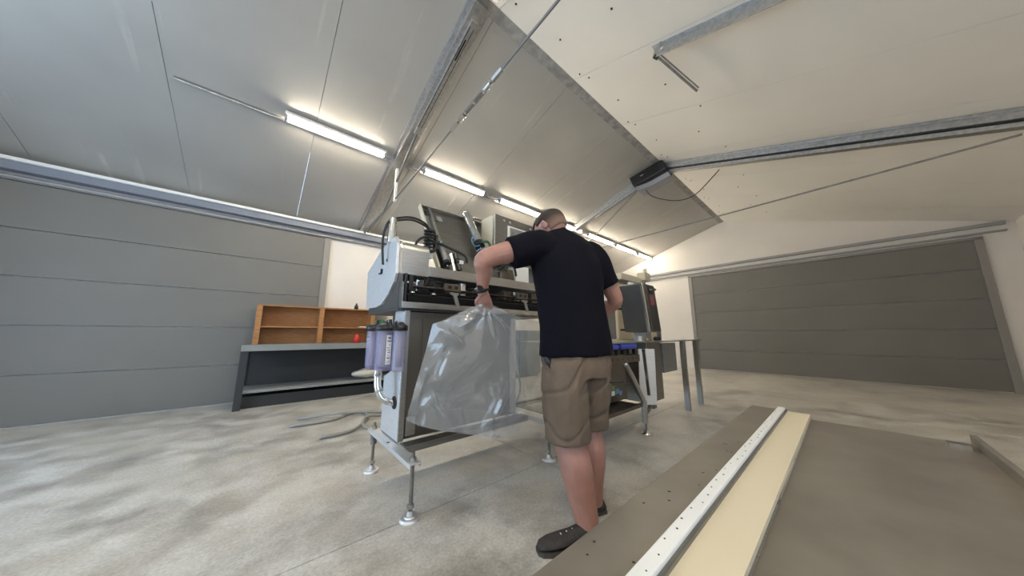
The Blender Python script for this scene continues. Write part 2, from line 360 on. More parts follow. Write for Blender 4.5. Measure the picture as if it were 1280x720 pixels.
tie(1.35, (1.35, 5.85, 3.02), (1.35, .1, 3.49), (.60, .695), .0115, 'long steel tie rod with a turnbuckle crossing the upper ceiling')
# second tie system by the far rafter
for a, b, lb in (((5.85, 3.85, 3.30), (5.85, 2.35, 4.28), 'dark thin rod slanting from motor box down beside far rafter'),
                 ((5.85, 4.9, 3.06), (5.85, -1.5, 3.14), 'thin horizontal steel rod below the far rafter, right of the man')):
    t = thing('tie_rod', a, lb, 'tie rod'); MB().cyl(a, b, .013, n=8).build('rod', M['galv_dark'], t)
    MB().cyl(a, Vector(a) + (Vector(b)-Vector(a))*.03, .024, n=8).build('rod_nut', M['galv'], t)

# eave beam, far cable rail
t = thing('eave_beam', (3, YE-.1, 3.0), 'blue grey eave beam along the top of the white wall at left', 'beam')
B((X0, YE-.16, 2.96), (X1, YE-.04, 3.06)).build('web', mat('blue_grey_paint', (.20, .22, .27), .5), t)
B((X0, YE-.20, 3.06), (X1, YE-.02, 3.10)).build('top_flange', M['white'], t)
MB().cyl((X0, YE-.06, 2.90), (X1, YE-.06, 2.90), .022, n=10).build('conduit', M['grey_paint'], t)
t = thing('cable_duct', (X1-.06, 2, 3.05), 'long grey cable duct fixed across the far white wall', 'cable duct')
B((X1-.09, YB+.1, 3.10), (X1-.002, 5.7, 3.16)).build('upper_duct', M['grey_paint'], t); B((X1-.07, YB+.1, 2.97), (X1-.002, 4.6, 3.0)).build('lower_duct', M['grey_paint'], t)

# fluorescent row
def tube_light(xa, xb, y, label, grp, m=None):
    z = slope(y); t = thing('tube_light', ((xa+xb)/2, y, z-.05), label, 'light', grp)
    MB().box((xa, y-.05, z-.05), (xb, y+.05, z-.012)).build('housing', M['white'], t, .004)
    MB().cyl((xa+.03, y, z-.075), (xb-.03, y, z-.075), .032, n=12).build('tube', M['tube'], t)
    for q in (xa, xb-.03): B((q, y-.035, z-.11), (q+.03, y+.035, z-.045)).build('end_cap', M['grey_light'], t)
gl = 'fluorescent lights in a row under the ceiling'
for xa, xb, lb in ((-.07, 1.13, 'leftmost tube light of the ceiling row, cut by the picture edge'),
                   (1.73, 2.95, 'lit tube light second from left, just right of the wide rafter'),
                   (3.33, 4.6, 'lit tube light ending behind the top of the machine cabinet'),
                   (4.9, 6.1, 'lit tube light running behind the head of the man'),
                   (6.4, 7.7, 'lit tube light just right of the shoulder of the man'),
                   (7.85, 9.1, 'last but one tube light toward the far wall'),
                   (9.3, 10.28, 'far end tube light touching the far wall')):
    tube_light(xa, xb, 4.22, lb, gl)
for xa, lb in ((-2.8, 'tube light of the second row nearest the open doorway'), (-1.0, 'middle tube light of the second row above the camera'), (.8, 'tube light of the second row above the foreground conveyor')):
    tube_light(xa, xa+1.25, -.3, lb, 'tube lights above the camera')
t = thing('conduit_run', (3, 4.30, slope(4.3)-.03), 'thin cable conduit linking the row of tube lights', 'conduit')
MB().cyl((-1, 4.33, slope(4.33)-.025), (X1-.05, 4.33, slope(4.33)-.025), .016, n=8).build('pipe', M['galv'], t)
for x0, st_ in ((1.13, .06), (2.95, .04)):
    MB().tube([(x0+i*st_, 4.24 + .012*math.sin(i*2.1), slope(4.22)-.07-.012*math.cos(i*1.7)) for i in range(11)], .012, 8, 3).build('flex_cable', M['grey_light'], t)

# motor box at the ridge of the far rafter
c = V(5.75, 2.22, 4.28); t = thing('door_motor', c, 'dark grey motor box with pale curved side hanging at the ridge, upper right', 'motor')
ax, ay, az = V(.20, -.245, 0), V(.12, .10, 0), V(0, 0, .115)
d = V(-.12, .52, -.17).normalized(); sd = V(1, .05, 0).normalized(); up = sd.cross(d)
MB().obox(c, d*.33, sd*.20, up*.12).build('case', M['dark'], t, .02)
mb = MB(); n = 10
for i in range(n):
    k0, k1 = -.95+1.9*i/n, -.95+1.9*(i+1)/n
    h0, h1 = -.05-.11*max(0, k0)**1.5, -.05-.11*max(0, k1)**1.5
    q = [c+d*.32*k0+sd*.22, c+d*.32*k1+sd*.22, c+d*.32*k1+sd*h1, c+d*.32*k0+sd*h0]
    mb.add([p - up*.12 for p in q] + [p - up*.21 + sd*.02 for p in q], [(0,1,2,3),(4,7,6,5),(0,4,5,1),(3,2,6,7),(1,5,6,2),(0,3,7,4)])
mb.build('curved_cover', M['grey_light'], t)
MB().obox(c + up*.02 + d*.10 - sd*.201, d*.03, sd*.001, up*.006).build('mark', M['white'], t)
MB().obox(c + V(0,0,.13), V(.03,0,0), V(0,.05,0), V(0,0,.06)).build('mount', M['galv'], t)
MB().tube([c + V(-.05,.14,-.17), c+V(.02,.05,-.38), c+V(.20,-.12,-.48), c+V(.42,-.36,-.52), c+V(.6,-.6,-.42), c+V(.75,-.9,-.1), (6.4, 1.2, slope(1.2)-.01)], .008, 8).build('power_cord', M['rubber'], t)
t = thing('motor_rail', (5.85, 0, 4), 'black and pale rail running up right from the motor box', 'rail')
MB().bar((5.85, 1.92, 4.35), (5.85, -2.2, 3.07+.0), .06, .035).build('rail_top', M['black'], t); MB().bar((5.85, 1.92, 4.30), (5.85, -2.2, 3.02), .09, .05).build('rail_body', M['galv'], t)

# bracket with rod upper right
t = thing('ceiling_bracket', (3.0, .9, 4.15), 'galvanised folded bracket with two bolts at the upper right ceiling', 'bracket')
MB().bar((2.93, .99, 4.11), (2.93, -.6, 3.62), .012, .12).bar((2.93, .99, 4.165), (2.93, -.6, 3.675), .07, .012).build('plate', M['galv'], t, .002)
for yy, zz in ((.93, 4.125), (.90, 4.07)): MB().cyl((2.923, yy, zz), (2.90, yy, zz), .017, n=6, smooth=False).build('bolt', M['steel_bright'], t)
for q in ((2.93, .97, 4.06, .80, 3.95, .014), (2.95, .94, 4.07, .78, 3.98, .008)): MB().cyl(q[:3], (3.65, q[3], q[4]), q[5], n=10).build('brace_rod', M['galv_dark'], t)
MB().cyl((2.93, .99, 4.07), (2.96, .96, 4.04), .024, n=10).build('rod_end', M['dark'], t)

# ------------------------------------------------------------------ bag sealing machine
mc = thing('bag_sealing_machine', (1.35, 2.15, 0), 'large stainless steel bag sealing machine the man is working at', 'machine')
def foot(x, y, root, ztop=.36, rd=.058, collar=False):
    f = MB().cyl((x, y, 0), (x, y, .004), rd, rd*1.03, 28).cyl((x, y, .004), (x, y, .015), rd*1.03, rd*.9, 28).cyl((x, y, .015), (x, y, .022), rd*.6, rd*.5, 20).cyl((x, y, .022), (x, y, .045), .020, .016).build('levelling_foot', M['satin'], root)
    MB().cyl((x, y, .04), (x, y, ztop), .0115, n=10).build('threaded_rod', M['steel_dark'], f)
    for zz in (.312, .06): MB().cyl((x, y, zz), (x, y, zz+.02), .02, n=6, smooth=False).build('nut', M['steel'], f)
    if collar: MB().cyl((x, y, .20), (x, y, .30), .024, .028).build('collar', M['steel_dark'], f)
for xb in (.755, 1.95):
    MB().box((xb-.035, 1.72, .302), (xb+.035, 2.58, .310)).box((xb-.035, 1.72, .284), (xb-.031, 2.58, .302)).box((xb+.031, 1.72, .284), (xb+.035, 2.58, .302)).build('base_crossbar', M['satin'], mc, .0015)
    foot(xb, 1.765, mc); foot(xb, 2.535, mc, collar=True)
MB().cyl((.74, 2.16, .3105), (.74, 2.16, .3115), .012, n=12).build('slot', M['black'], mc)
MB().cyl((.80, 2.24, .24), (.80, 2.24, .30), .022).build('stub_post', M['steel_dark'], mc)
for y in (2.03, 2.40): MB().box((.79, y-.05, .275), (1.915, y+.05, .318)).build('base_rail', M['steel_dark'], mc, .002)
# lower cabinet : body, end face, door panel
MB().box((.80, 2.12, .32), (1.84, 2.42, 1.22)).build('lower_cabinet', M['steel_sheet'], mc, .003)
cab = MB().prism([(2.10, .32), (2.46, .32), (2.46, .72), (2.29, .78), (2.29, 1.235), (2.10, 1.22)], .775, .80).build('end_panel', M['satin'], mc, .003)
MB().box((.775, 2.085, .32), (.815, 2.10, 1.225)).build('corner_trim', M['steel'], mc, .002)
MB().box((.93, 2.108, .37), (1.80, 2.12, 1.17)).build('door_panel', M['steel_sheet'], mc, .002)
MB().box((1.80, 2.085, .34), (1.86, 2.12, 1.2)).build('corner_trim', M['satin'], mc, .002)  # paler steel than the left trim, a highlight put into its colour
MB().box((.83, 2.095, .345), (.90, 2.12, .47)).build('kick_plate', M['steel'], mc, .002)
# head
MB().box((.725, 2.10, 1.225), (2.35, 2.85, 1.245)).build('head_floor', M['dark_steel'], mc, .002)
side = [(2.86, 1.285), (2.90, 1.63), (2.52, 1.765), (2.385, 1.785), (2.375, 1.80), (2.17, 1.80), (2.13, 1.74), (2.12, 1.50), (2.15, 1.44), (2.26, 1.36), (2.42, 1.29), (2.56, 1.275)]
MB().prism(side, .700, .722).build('side_plate', M['satin'], mc, .002)
MB().prism([(2.10, 1.245), (2.85, 1.245), (2.85, 1.29), (2.45, 1.31), (2.2, 1.42), (2.13, 1.5), (2.10, 1.5)], .722, .75).build('inner_side', M['dark_steel'], mc)
MB().prism(side, 2.33, 2.35).build('side_plate', M['steel'], mc, .002)
o = MB().box((.684, 2.44, 1.545), (.70, 2.49, 1.555)).box((.684, 2.435, 1.555), (.70, 2.445, 1.585)).build('latch', M['black'], mc)
MB().cyl((.70, 2.34, 1.64), (.694, 2.34, 1.64), .008, n=10).build('screw', M['dark'], mc)
pr = [(2.115, 1.50), (2.115, 1.70)] + [(2.165 - .05*math.cos(a), 1.70 + .06*math.sin(a)) for a in (.4, .8, 1.2, 1.57)] + [(2.40, 1.775), (2.40, 1.50)]
MB().prism(pr, .735, .955).build('rounded_cover', M['steel'], mc, .003)
MB().prism([(p[0]-.004, p[1]+.003) for p in pr], .723, .737).build('cover_edge', M['steel_bright'], mc)
MB().box((.955, 2.10, 1.505), (2.33, 2.13, 1.585)).box((.955, 2.13, 1.577), (2.33, 2.17, 1.585)).build('front_beam', M['steel'], mc, .002)
MB().box((.735, 2.045, 1.235), (2.35, 2.055, 1.285)).box((.735, 2.045, 1.235), (2.35, 2.12, 1.243)).build('lower_channel', M['steel'], mc, .002)
MB().box((.728, 2.05, 1.24), (.742, 2.12, 1.43)).build('channel_end', M['steel_dark'], mc)
MB().box((.775, 2.046, 1.288), (2.33, 2.10, 1.340)).build('sealing_jaw', M['dull_black'], mc, .004)
MB().box((.80, 2.10, 1.36), (2.33, 2.13, 1.38)).build('upper_jaw', M['dull_black'], mc, .003)
MB().box((.79, 2.085, 1.338), (2.33, 2.11, 1.352)).build('jaw_strip', M['dark'], mc, .002)
MB().cyl((.80, 2.12, 1.415), (2.33, 2.12, 1.415), .010).build('pivot_rod', M['dark'], mc)
MB().box((.757, 2.07, 1.29), (.773, 2.12, 1.50)).box((.80, 2.10, 1.38), (.83, 2.12, 1.5)).build('jaw_bracket', M['dark'], mc, .002)
# mechanisms behind the jaw: blocks, arms, brackets
MB().box((.75, 2.45, 1.25), (1.02, 2.47, 1.50)).box((1.02, 2.45, 1.25), (2.33, 2.47, 1.60)).build('head_shade_back', M['dark_void'], mc)  # near-black sheet added to paint the shade behind the head opening
rnd = random.Random(3)
for k, xx in enumerate((.88, 1.03, 1.14, 1.28, 1.40, 1.78, 1.90, 2.03, 2.16)):
    wd = .05 + .04*rnd.random(); h = .05 + .05*rnd.random()
    MB().box((xx, 2.16, 1.385), (xx+wd, 2.26, 1.385+h+.02)).box((xx+.01, 2.15, 1.385+h), (xx+wd-.01, 2.17, 1.40+h)).build('bearing_block', (M['steel_bright'], M['dark'], M['steel_sheet'])[k % 3], mc, .004)
    MB().cyl((xx+wd/2, 2.15, 1.42), (xx+wd/2, 2.13, 1.42), .013, n=8).build('bolt', M['steel_bright'], mc)
for xx in (1.14, 1.93):
    MB().prism([(xx-.03, 1.385), (xx+.05, 1.385), (xx+.05, 1.37), (xx+.035, 1.36), (xx+.065, 1.275), (xx+.03, 1.275), (xx-.0, 1.36), (xx-.03, 1.37)], 2.035, 2.05, 'y').build('hold_down_arm', M['galv_dark'], mc, .002)
    MB().box((xx-.06, 2.07, 1.40), (xx+.09, 2.10, 1.46)).build('arm_bracket', M['steel_sheet'], mc, .003)
    MB().box((xx-.03, 2.068, 1.42), (xx, 2.071, 1.445)).box((xx+.03, 2.068, 1.42), (xx+.06, 2.071, 1.445)).build('arm_slot', M['black'], mc)
MB().tube([(.86, 2.14, 1.37), (.93, 2.13, 1.43), (.97, 2.14, 1.49), (1.0, 2.2, 1.53)], .006).tube([(.83, 2.16, 1.47), (.85, 2.15, 1.40), (.87, 2.15, 1.37)], .008).build('small_hose', M['rubber'], mc)
for xx in (.82, .99): MB().lathe((xx, 2.085, 1.353), [(.022, 0), (.022, .01), (.012, .02)]).build('knob', M['steel_bright'], mc)
# leaning lid with frame strips
hb = V(0, 2.26, 1.60); ht = V(0, 2.76, 2.37); ld = (ht-hb).normalized(); ln = V(1,0,0).cross(ld)
def lid(x0, x1, f0, f1, off, th): 
    a = hb + (ht-hb)*f0; b = hb + (ht-hb)*f1; cc = (a+b)/2 + ln*off
    return MB().obox(V((x0+x1)/2, cc.y, cc.z), V((x1-x0)/2, 0, 0), (b-a)/2, ln*th/2)
nrm = -1 if ln.y > 0 else 1
lid(1.10, 1.95, 0, 1, 0, .02).build('lid_panel', M['steel_dark'], mc, .003)
lid(1.095, 1.112, 0, 1, nrm*.02, .05).build('lid_flange', M['cream'], mc, .002)
lid(1.10, 1.95, .985, 1, nrm*.02, .05).build('lid_flange', M['steel'], mc, .002)
lid(1.17, 1.20, 0, .97, nrm*.035, .05).build('lid_stiffener', M['steel'], mc, .003)
lid(1.125, 1.16, .84, .94, nrm*.012, .006).build('lid_slot', M['black'], mc)
lid(1.13, 1.165, .62, .84, nrm*.014, .01).build('slot_guide', M['steel_bright'], mc)
lid(1.125, 1.165, .04, .30, nrm*.012, .006).build('lid_slot', M['black'], mc)
lid(1.27, 1.33, .82, .90, nrm*.012, .003).build('faded_label', M['grey_paint'], mc)
lid(1.20, 1.28, .80, .806, nrm*.012, .003).build('scratch_mark', M['black'], mc)
for xx, f0, f1, rr in ((1.62, .36, .98, .042), (1.145, -.02, .30, .024)):
    a = hb + (ht-hb)*f0 + ln*nrm*.10; b = hb + (ht-hb)*f1 + ln*nrm*.10; a.x = b.x = xx; d = (b-a)
    cy = MB().cyl(a + d*.12, b - d*.1, rr).build('air_cylinder', M['galv'], mc)
    MB().cyl(b - d*.12, b - d*.02, rr*1.2).ball(b, rr*.8, n=10, m=8).build('end_cap', M['steel_bright'], cy)
    MB().cyl(a + d*.04, a + d*.15, rr*1.25).build('lower_cap', M['dark'], cy)
    MB().cyl(a - d*.06, a + d*.05, rr*.4).build('piston_rod', M['steel_bright'], cy)
    MB().cyl(a + d*.1 + V(rr*1.4,0,0), b - d*.15 + V(rr*1.4,0,0), rr*.22).build('tie_bar', M['steel_bright'], cy)
a = hb + (ht-hb)*.93 + ln*nrm*.1; a.x = 1.65
MB().cyl(a, a + V(.22, 0, .02), .011).ball(a + V(.03, 0, .0), .03, n=10, m=6).build('cylinder_pivot', M['steel_bright'], mc)
a = hb + (ht-hb)*.38 + ln*nrm*.12; a.x = 1.60
MB().tube([a, a+V(-.06,0,-.02), a+V(-.10,0,.04), a+V(-.06,0,.09)], .006).tube([a+V(.1,0,0), a+V(.0,0,-.04), a+V(-.04,0,-.08)], .005).build('air_line', M['stk_blue'], mc)
MB().tube([a+V(.02,-.02,.03), a+V(.09,-.02,.05), a+V(.14,-.02,-.02), a+V(.2,0,-.04)], .013).build('air_line', M['green'], mc)
# electrical cabinet
MB().box((1.76, 2.30, 1.80), (2.42, 2.54, 2.335)).build('control_cabinet', M['steel_dark'], mc, .006)
MB().box((1.748, 2.33, 1.81), (1.76, 2.54, 2.33)).build('cabinet_side', M['cream'], mc, .002)
MB().box((1.745, 2.295, 1.80), (1.765, 2.325, 2.34)).build('cabinet_edge', M['steel_bright'], mc, .004)
hm = MB().box((1.93, 2.285, 1.95), (2.30, 2.30, 2.24)).build('panel_frame', M['white'], mc, .003)
MB().box((1.955, 2.279, 1.97), (2.28, 2.286, 2.22)).build('screen', M['screen'], hm)
for i in range(2):
    for j in range(3): MB().box((1.965+i*.06, 2.276, 2.0+j*.07), (2.01+i*.06, 2.28, 2.045+j*.07)).build('key', M['galv_dark'], hm, .002)
for p in ((1.88, 2.285), (2.28, 2.285), (1.96, 2.285)): MB().cyl((p[0], 2.30, p[1]), (p[0], 2.29, p[1]), .014, n=12).build('cabinet_screw', M['steel_bright'], mc)
MB().tube([(1.62, 2.22, 1.83), (1.66, 2.20, 1.86), (1.72, 2.22, 1.86), (1.76, 2.25, 1.83)], .022).build('air_line', M['rubber'], mc)
# parts between cabinet and beam, seen under the arm
MB().box((1.80, 2.25, 1.585), (1.93, 2.36, 1.70)).prism([(1.93, 1.585), (2.02, 1.585), (1.98, 1.74), (1.90, 1.74)], 2.26, 2.3, 'y').build('gear_housing', M['steel_sheet'], mc, .01)
MB().box((2.02, 2.26, 1.585), (2.22, 2.40, 1.80)).build('motor_cover', M['white'], mc, .012)
MB().tube([(1.75, 2.22, 1.70), (1.82, 2.18, 1.76), (1.92, 2.18, 1.75), (1.97, 2.2, 1.66)], .012).build('cable', M['rubber'], mc)
# capped post and cable arch with coil
MB().cyl((.712, 2.30, 1.78), (.712, 2.30, 1.93), .035).cyl((.712, 2.30, 1.93), (.712, 2.30, 1.95), .026).cyl((.712, 2.30, 1.95), (.712, 2.30, 1.985), .03).build('capped_post', M['steel_bright'], mc)
for j, dz in enumerate((0, .022)):
    MB().tube([(.67, 2.34, 1.60), (.655, 2.34, 1.80), (.68, 2.32, 1.93+dz), (.76, 2.32, 1.99+dz), (.88, 2.32, 2.025+dz), (1.0, 2.33, 2.005+dz), (1.06, 2.35, 1.97)], .009).build('cable', M['rubber'], mc)
MB().tube([(1.045 + .045*math.cos(k*.9), 2.33 + .045*math.sin(k*.9), 1.98 - k*.0042) for k in range(46)], .009, 8, 2).build('coiled_cable', M['rubber'], mc)
MB().tube([(.90, 2.30, 1.77), (.92, 2.28, 1.84), (.98, 2.26, 1.88), (1.05, 2.28, 1.86), (1.12, 2.27, 1.85), (1.25, 2.22, 1.80), (1.34, 2.2, 1.76), (1.36, 2.2, 1.70)], .011).build('cable', M['rubber'], mc)
MB().tube([(1.0, 2.28, 1.80), (1.03, 2.26, 1.76), (1.08, 2.27, 1.80), (1.1, 2.3, 1.93)], .013).build('cable', M['rubber'], mc)
MB().box((1.03, 2.29, 1.71), (1.065, 2.33, 1.77)).build('cable_plug', M['white'], mc, .004)
MB().cyl((1.19, 2.12, 1.585), (1.17, 2.16, 1.74), .018).build('small_cylinder', M['steel_bright'], mc)
MB().cyl((1.24, 2.12, 1.60), (1.21, 2.16, 1.75), .022).ball((1.23, 2.13, 1.68), .03, n=8, m=6).build('valve', M['dark'], mc)
MB().box((1.225, 2.10, 1.655), (1.265, 2.115, 1.685)).build('tag_plate', M['white'], mc)

# filter set on the end panel
fs = thing('water_filter', (.64, 2.1, .77), 'violet tinted clear water filter bowls with a black top on machine end', 'filter')
for (cx, cy, rr) in ((.728, 2.03, .042), (.668, 2.145, .062), (.625, 2.265, .048)):
    bw = MB().lathe((cx, cy, .80), [(rr*.75, 0), (rr*.92, .012), (rr, .04), (rr*1.02, .27), (rr*1.08, .285)], 20).build('filter_bowl', M['glassy'], fs)
    MB().lathe((cx, cy, .83), [(rr*.55, 0), (rr*.55, .24)], 14).build('filter_cartridge', M['grey_light'], bw)
    MB().lathe((cx, cy, 1.075), [(rr*1.18, 0), (rr*1.2, .03), (rr*.8, .045), (rr*.4, .06)], 20).build('filter_cap', M['black'], fs)
MB().box((.65, 1.99, 1.09), (.765, 2.36, 1.115)).build('top_plate', M['black'], fs, .005)
for k in range(7): MB().cyl((.68+.02*(k % 2), 2.0+.05*k, 1.10), (.68+.02*(k % 2), 2.0+.05*k, 1.135+.01*(k % 3)), .012, n=8).build('top_fitting', M['steel_dark'] if k % 2 else M['black'], fs)
# label faces the camera on the nearest bowl
lc = V(.668, 2.145, .95); ang = math.atan2(-2.145, -.668) + .42
mb = MB(); pts = []
for i in range(7):
    a = ang - .28 + .56*i/6; pts.append(V(lc.x + .0650*math.cos(a), lc.y + .0650*math.sin(a), 0))
for i in range(6): mb.add([pts[i]+V(0,0,.845), pts[i+1]+V(0,0,.845), pts[i+1]+V(0,0,1.045), pts[i]+V(0,0,1.045)], [(0,1,2,3)])
lb = mb.build('paper_label', M['white'], fs)
for z0, z1, a0, a1 in ((1.02,1.032,.3,.8),(1.0,1.008,.2,.85),(.975,.98,.45,.7),(.955,.96,.2,.6),(.94,.944,.2,.75),(.925,.93,.3,.8),(.905,.91,.35,.5),(.885,.893,.25,.7),(.865,.868,.2,.8),(.855,.858,.2,.6)):
    pp = [V(lc.x + .0656*math.cos(ang-.34+.68*(a0+(a1-a0)*i/3)), lc.y + .0656*math.sin(ang-.34+.68*(a0+(a1-a0)*i/3)), 0) for i in range(4)]
    mb = MB()
    for i in range(3): mb.add([pp[i]+V(0,0,z0), pp[i+1]+V(0,0,z0), pp[i+1]+V(0,0,z1), pp[i]+V(0,0,z1)], [(0,1,2,3)])
    mb.build('print_line', M['print'], lb)
pe = MB().tube([(.66, 2.233, .80), (.66, 2.233, .75), (.662, 2.218, .68), (.685, 2.195, .61), (.73, 2.18, .578), (.776, 2.185, .565)], .024, 14).build('elbow_pipe', M['steel_bright'], fs)
for p, d in (((.66, 2.233, .765), (0,0,1)), ((.668, 2.208, .655), (.3,-.2,-.8))): MB().cyl(Vector(p)-Vector(d)*.01, Vector(p)+Vector(d)*.01, .03, n=12).build('pipe_collar', M['steel'], pe)
MB().cyl((.768, 2.185, .565), (.7745, 2.185, .565), .045, n=20).build('grommet', M['rubber'], fs)

MB().tube([(2.02, 2.5, .93), (2.14, 2.5, .80), (2.26, 2.52, .62), (2.30, 2.5, .45), (2.22, 2.5, .28), (2.08, 2.5, .17), (1.98, 2.45, .15)], .012).build('supply_cable', M['hose'], mc)
cb = thing('steel_cupboard', (4.2, 5.6, 0), 'blue grey steel cupboard against the left wall, seen through the clear bag', 'cupboard')
M['cup'] = mat('blue_grey_enamel', (.16, .20, .23), .45)
MB().box((3.3, 5.30, .06), (5.6, 5.9, 1.15)).box((3.35, 5.34, 0), (5.55, 5.9, .06)).build('cupboard_body', M['cup'], cb, .006)
for k in range(3):
    dd = MB().box((3.34+.75*k, 5.28, .12), (4.06+.75*k, 5.30, 1.10)).build('door', M['cup'], cb, .004)
    MB().box((3.96+.75*k, 5.262, .6), (3.985+.75*k, 5.28, .74)).build('handle', M['galv'], dd, .002)

# ------------------------------------------------------------------ second machine, right
m2 = thing('weighing_conveyor_machine', (3.6, 1.9, 0), 'stainless conveyor machine with leaning control box right of the man', 'machine')
MB().box((2.25, 1.50, .955), (5.3, 2.5, .972)).build('table_top', M['steel'], m2, .002)
MB().box((2.3, 1.50, .76), (3.17, 1.52, .83)).build('side_beam', M['steel_sheet'], m2, .002)
for k in range(8): MB().cyl((2.4+.1*k, 1.50, .80), (2.4+.1*k, 1.496, .80), .007, n=8).build('beam_screw', M['black'], m2)
for xa, xb in ((2.35, 2.72), (2.77, 3.10)):
    r = MB().cyl((xa, 1.52, .925), (xb, 1.52, .925), .028).build('belt_roller', M['blue'], m2)
    MB().cyl((xa-.02, 1.52, .925), (xa, 1.52, .925), .02).cyl((xb, 1.52, .925), (xb+.025, 1.52, .925), .02).build('roller_end', M['black'], r)
for k in range(7):
    xx = 2.38 + .125*k; MB().box((xx, 1.53, .84), (xx+.06, 1.60, .84+.05*(1+k % 2))).build('bearing_block', (M['dark'], M['black'], M['steel_sheet'])[k % 3], m2, .004)
for y in (1.5, 2.45):
    MB().tube([(2.83, y, .76), (2.95, y, .63), (3.16, y, .37), (3.19, y, .32)], .028, 12, 4).cyl((3.19, y, .34), (3.19, y, .12), .03).build('leg', M['steel'], m2)
    f = MB().lathe((3.205, y, 0), [(.058, 0), (.058, .012), (.04, .022), (.018, .05)]).build('levelling_foot', M['steel_bright'], m2)
    MB().cyl((3.205, y, .04), (3.205, y, .13), .011).cyl((3.205, y, .115), (3.205, y, .135), .02, n=6).build('threaded_rod', M['steel_dark'], f)
MB().box((2.1, 1.50, .285), (3.16, 1.53, .32)).box((2.1, 2.4, .285), (3.16, 2.44, .32)).box((2.1, 1.53, .30), (3.16, 2.4, .306)).build('lower_shelf', M['steel_sheet'], m2)
MB().box((2.1, 1.70, .31), (2.62, 2.2, .34)).build('shelf_box', M['cream'], m2, .004)
MB().box((2.77, 1.70, .33), (3.22, 2.25, .88)).build('drive_cabinet', M['steel_sheet'], m2, .005)
for x0, x1, z0, z1, mm in ((2.86, 2.90, .45, .50, 'stk_green'), (2.90, 2.95, .46, .50, 'stk_green'), (2.87, 2.95, .40, .445, 'white'), (2.98, 3.04, .41, .46, 'stk_blue'), (3.05, 3.10, .39, .43, 'stk_blue')):
    MB().box((x0, 1.697, z0), (x1, 1.70, z1)).build('sticker', M[mm], m2)
mo = MB().cyl((2.62, 1.62, .60), (2.62, 1.85, .60), .085, n=20).build('motor', M['dark'], m2)
MB().cyl((2.62, 1.60, .60), (2.62, 1.62, .60), .06, n=20).cyl((2.62, 1.59, .60), (2.62, 1.60, .60), .025).build('motor_cover', M['galv_dark'], mo)
MB().box((2.55, 1.64, .70), (2.69, 1.78, .75)).box((2.5, 1.60, .42), (2.72, 1.85, .51)).build('motor_mount', M['black'], m2, .005)
MB().box((2.62, 1.58, .42), (2.66, 1.60, .46)).build('tag_plate', M['white'], m2)
MB().obox((3.43, 1.55, .57), (.075, -.060, 0), (.006, .008, 0), (.02, 0, .31)).build('bright_panel', M['satin'], m2, .002)
MB().bar((3.27, 1.50, .885), (3.33, 1.50, .38), .02, .03, (0,1,0)).build('panel_hinge', M['steel_bright'], m2)
MB().box((3.56, 1.60, .24), (3.98, 2.3, .95)).build('side_cabinet', M['steel_dark'], m2, .005)
MB().cyl((3.70, 1.60, .58), (3.70, 1.59, .58), .012).build('lock', M['black'], m2)
MB().bar((3.2, 1.52, .17), (3.55, 1.56, .26), .03, .03).box((3.5, 1.53, .2), (3.58, 1.60, .26)).build('floor_brace', M['steel_dark'], m2, .003)
for lx, ly in ((4.6, 1.52), (5.15, 1.52), (5.15, 2.4)): MB().box((lx, ly, 0), (lx+.06, ly+.06, .955)).build('rear_leg', M['steel'], m2)
MB().box((4.05, 1.60, .55), (4.5, 2.3, .93)).build('side_cabinet', M['galv_dark'], m2, .005)
# leaning control box
tl = Matrix.Rotation(R(12), 3, 'Y'); bc = V(3.60, 1.665, 1.37)
X_, Z_ = V(1, 0, 0), V(-.21, 0, 1).normalized()
bx = MB().obox(bc, X_*.175, V(0, .16, 0), Z_*.30).build('control_box', M['box_steel'], m2, .02)
MB().obox(bc - X_*.162 - V(0,.148,0), X_*.018, V(0,.018,0), Z_*.302).build('box_edge', M['steel_bright'], bx, .01)
MB().obox(bc - V(.11,.163,0), X_*.006, V(0,.003,0), Z_*.30).build('box_seam', M['steel_bright'], bx)
MB().obox(bc + Z_*.215 + V(.03,-.161,0), X_*.05, V(0,.003,0), Z_*.035).build('display', M['black'], bx)
MB().obox(bc + Z_*.235 + V(.03,-.165,0), X_*.035, V(0,.001,0), Z_*.004).build('display_line', M['white'], bx)
MB().obox(bc + Z_*.10 + V(.03,-.161,0), X_*.055, V(0,.002,0), Z_*.06).build('red_label', mat('faded_red_label', (.28, .09, .09), .5), bx)
for k in (.25, 0, -.27): MB().obox(bc + Z_*k + V(-.2, .16, 0), X_*.045, V(0,.012,0), Z_*.012).build('hinge', M['black'], bx)
for k in range(3): MB().cyl(bc + Z_*.30 + V(-.12+.07*k, .02, 0), bc + Z_*.335 + V(-.12+.07*k, .02, 0), .02, n=10).build('cable_gland', M['white'], bx)
MB().box((3.58, 1.60, .972), (3.74, 1.75, 1.075)).build('box_post', M['steel'], m2, .004)
MB().cyl((3.50, 1.56, .99), (3.56, 1.56, .99), .02).cyl((3.42, 1.6, .972), (3.42, 1.6, 1.03), .03).build('clamp_knob', M['steel_bright'], m2)
for xx in (3.86, 3.95): MB().lathe((xx, 1.60, .972), [(.03, 0), (.03, .03), (.015, .05)]).build('knob', M['black'], m2)
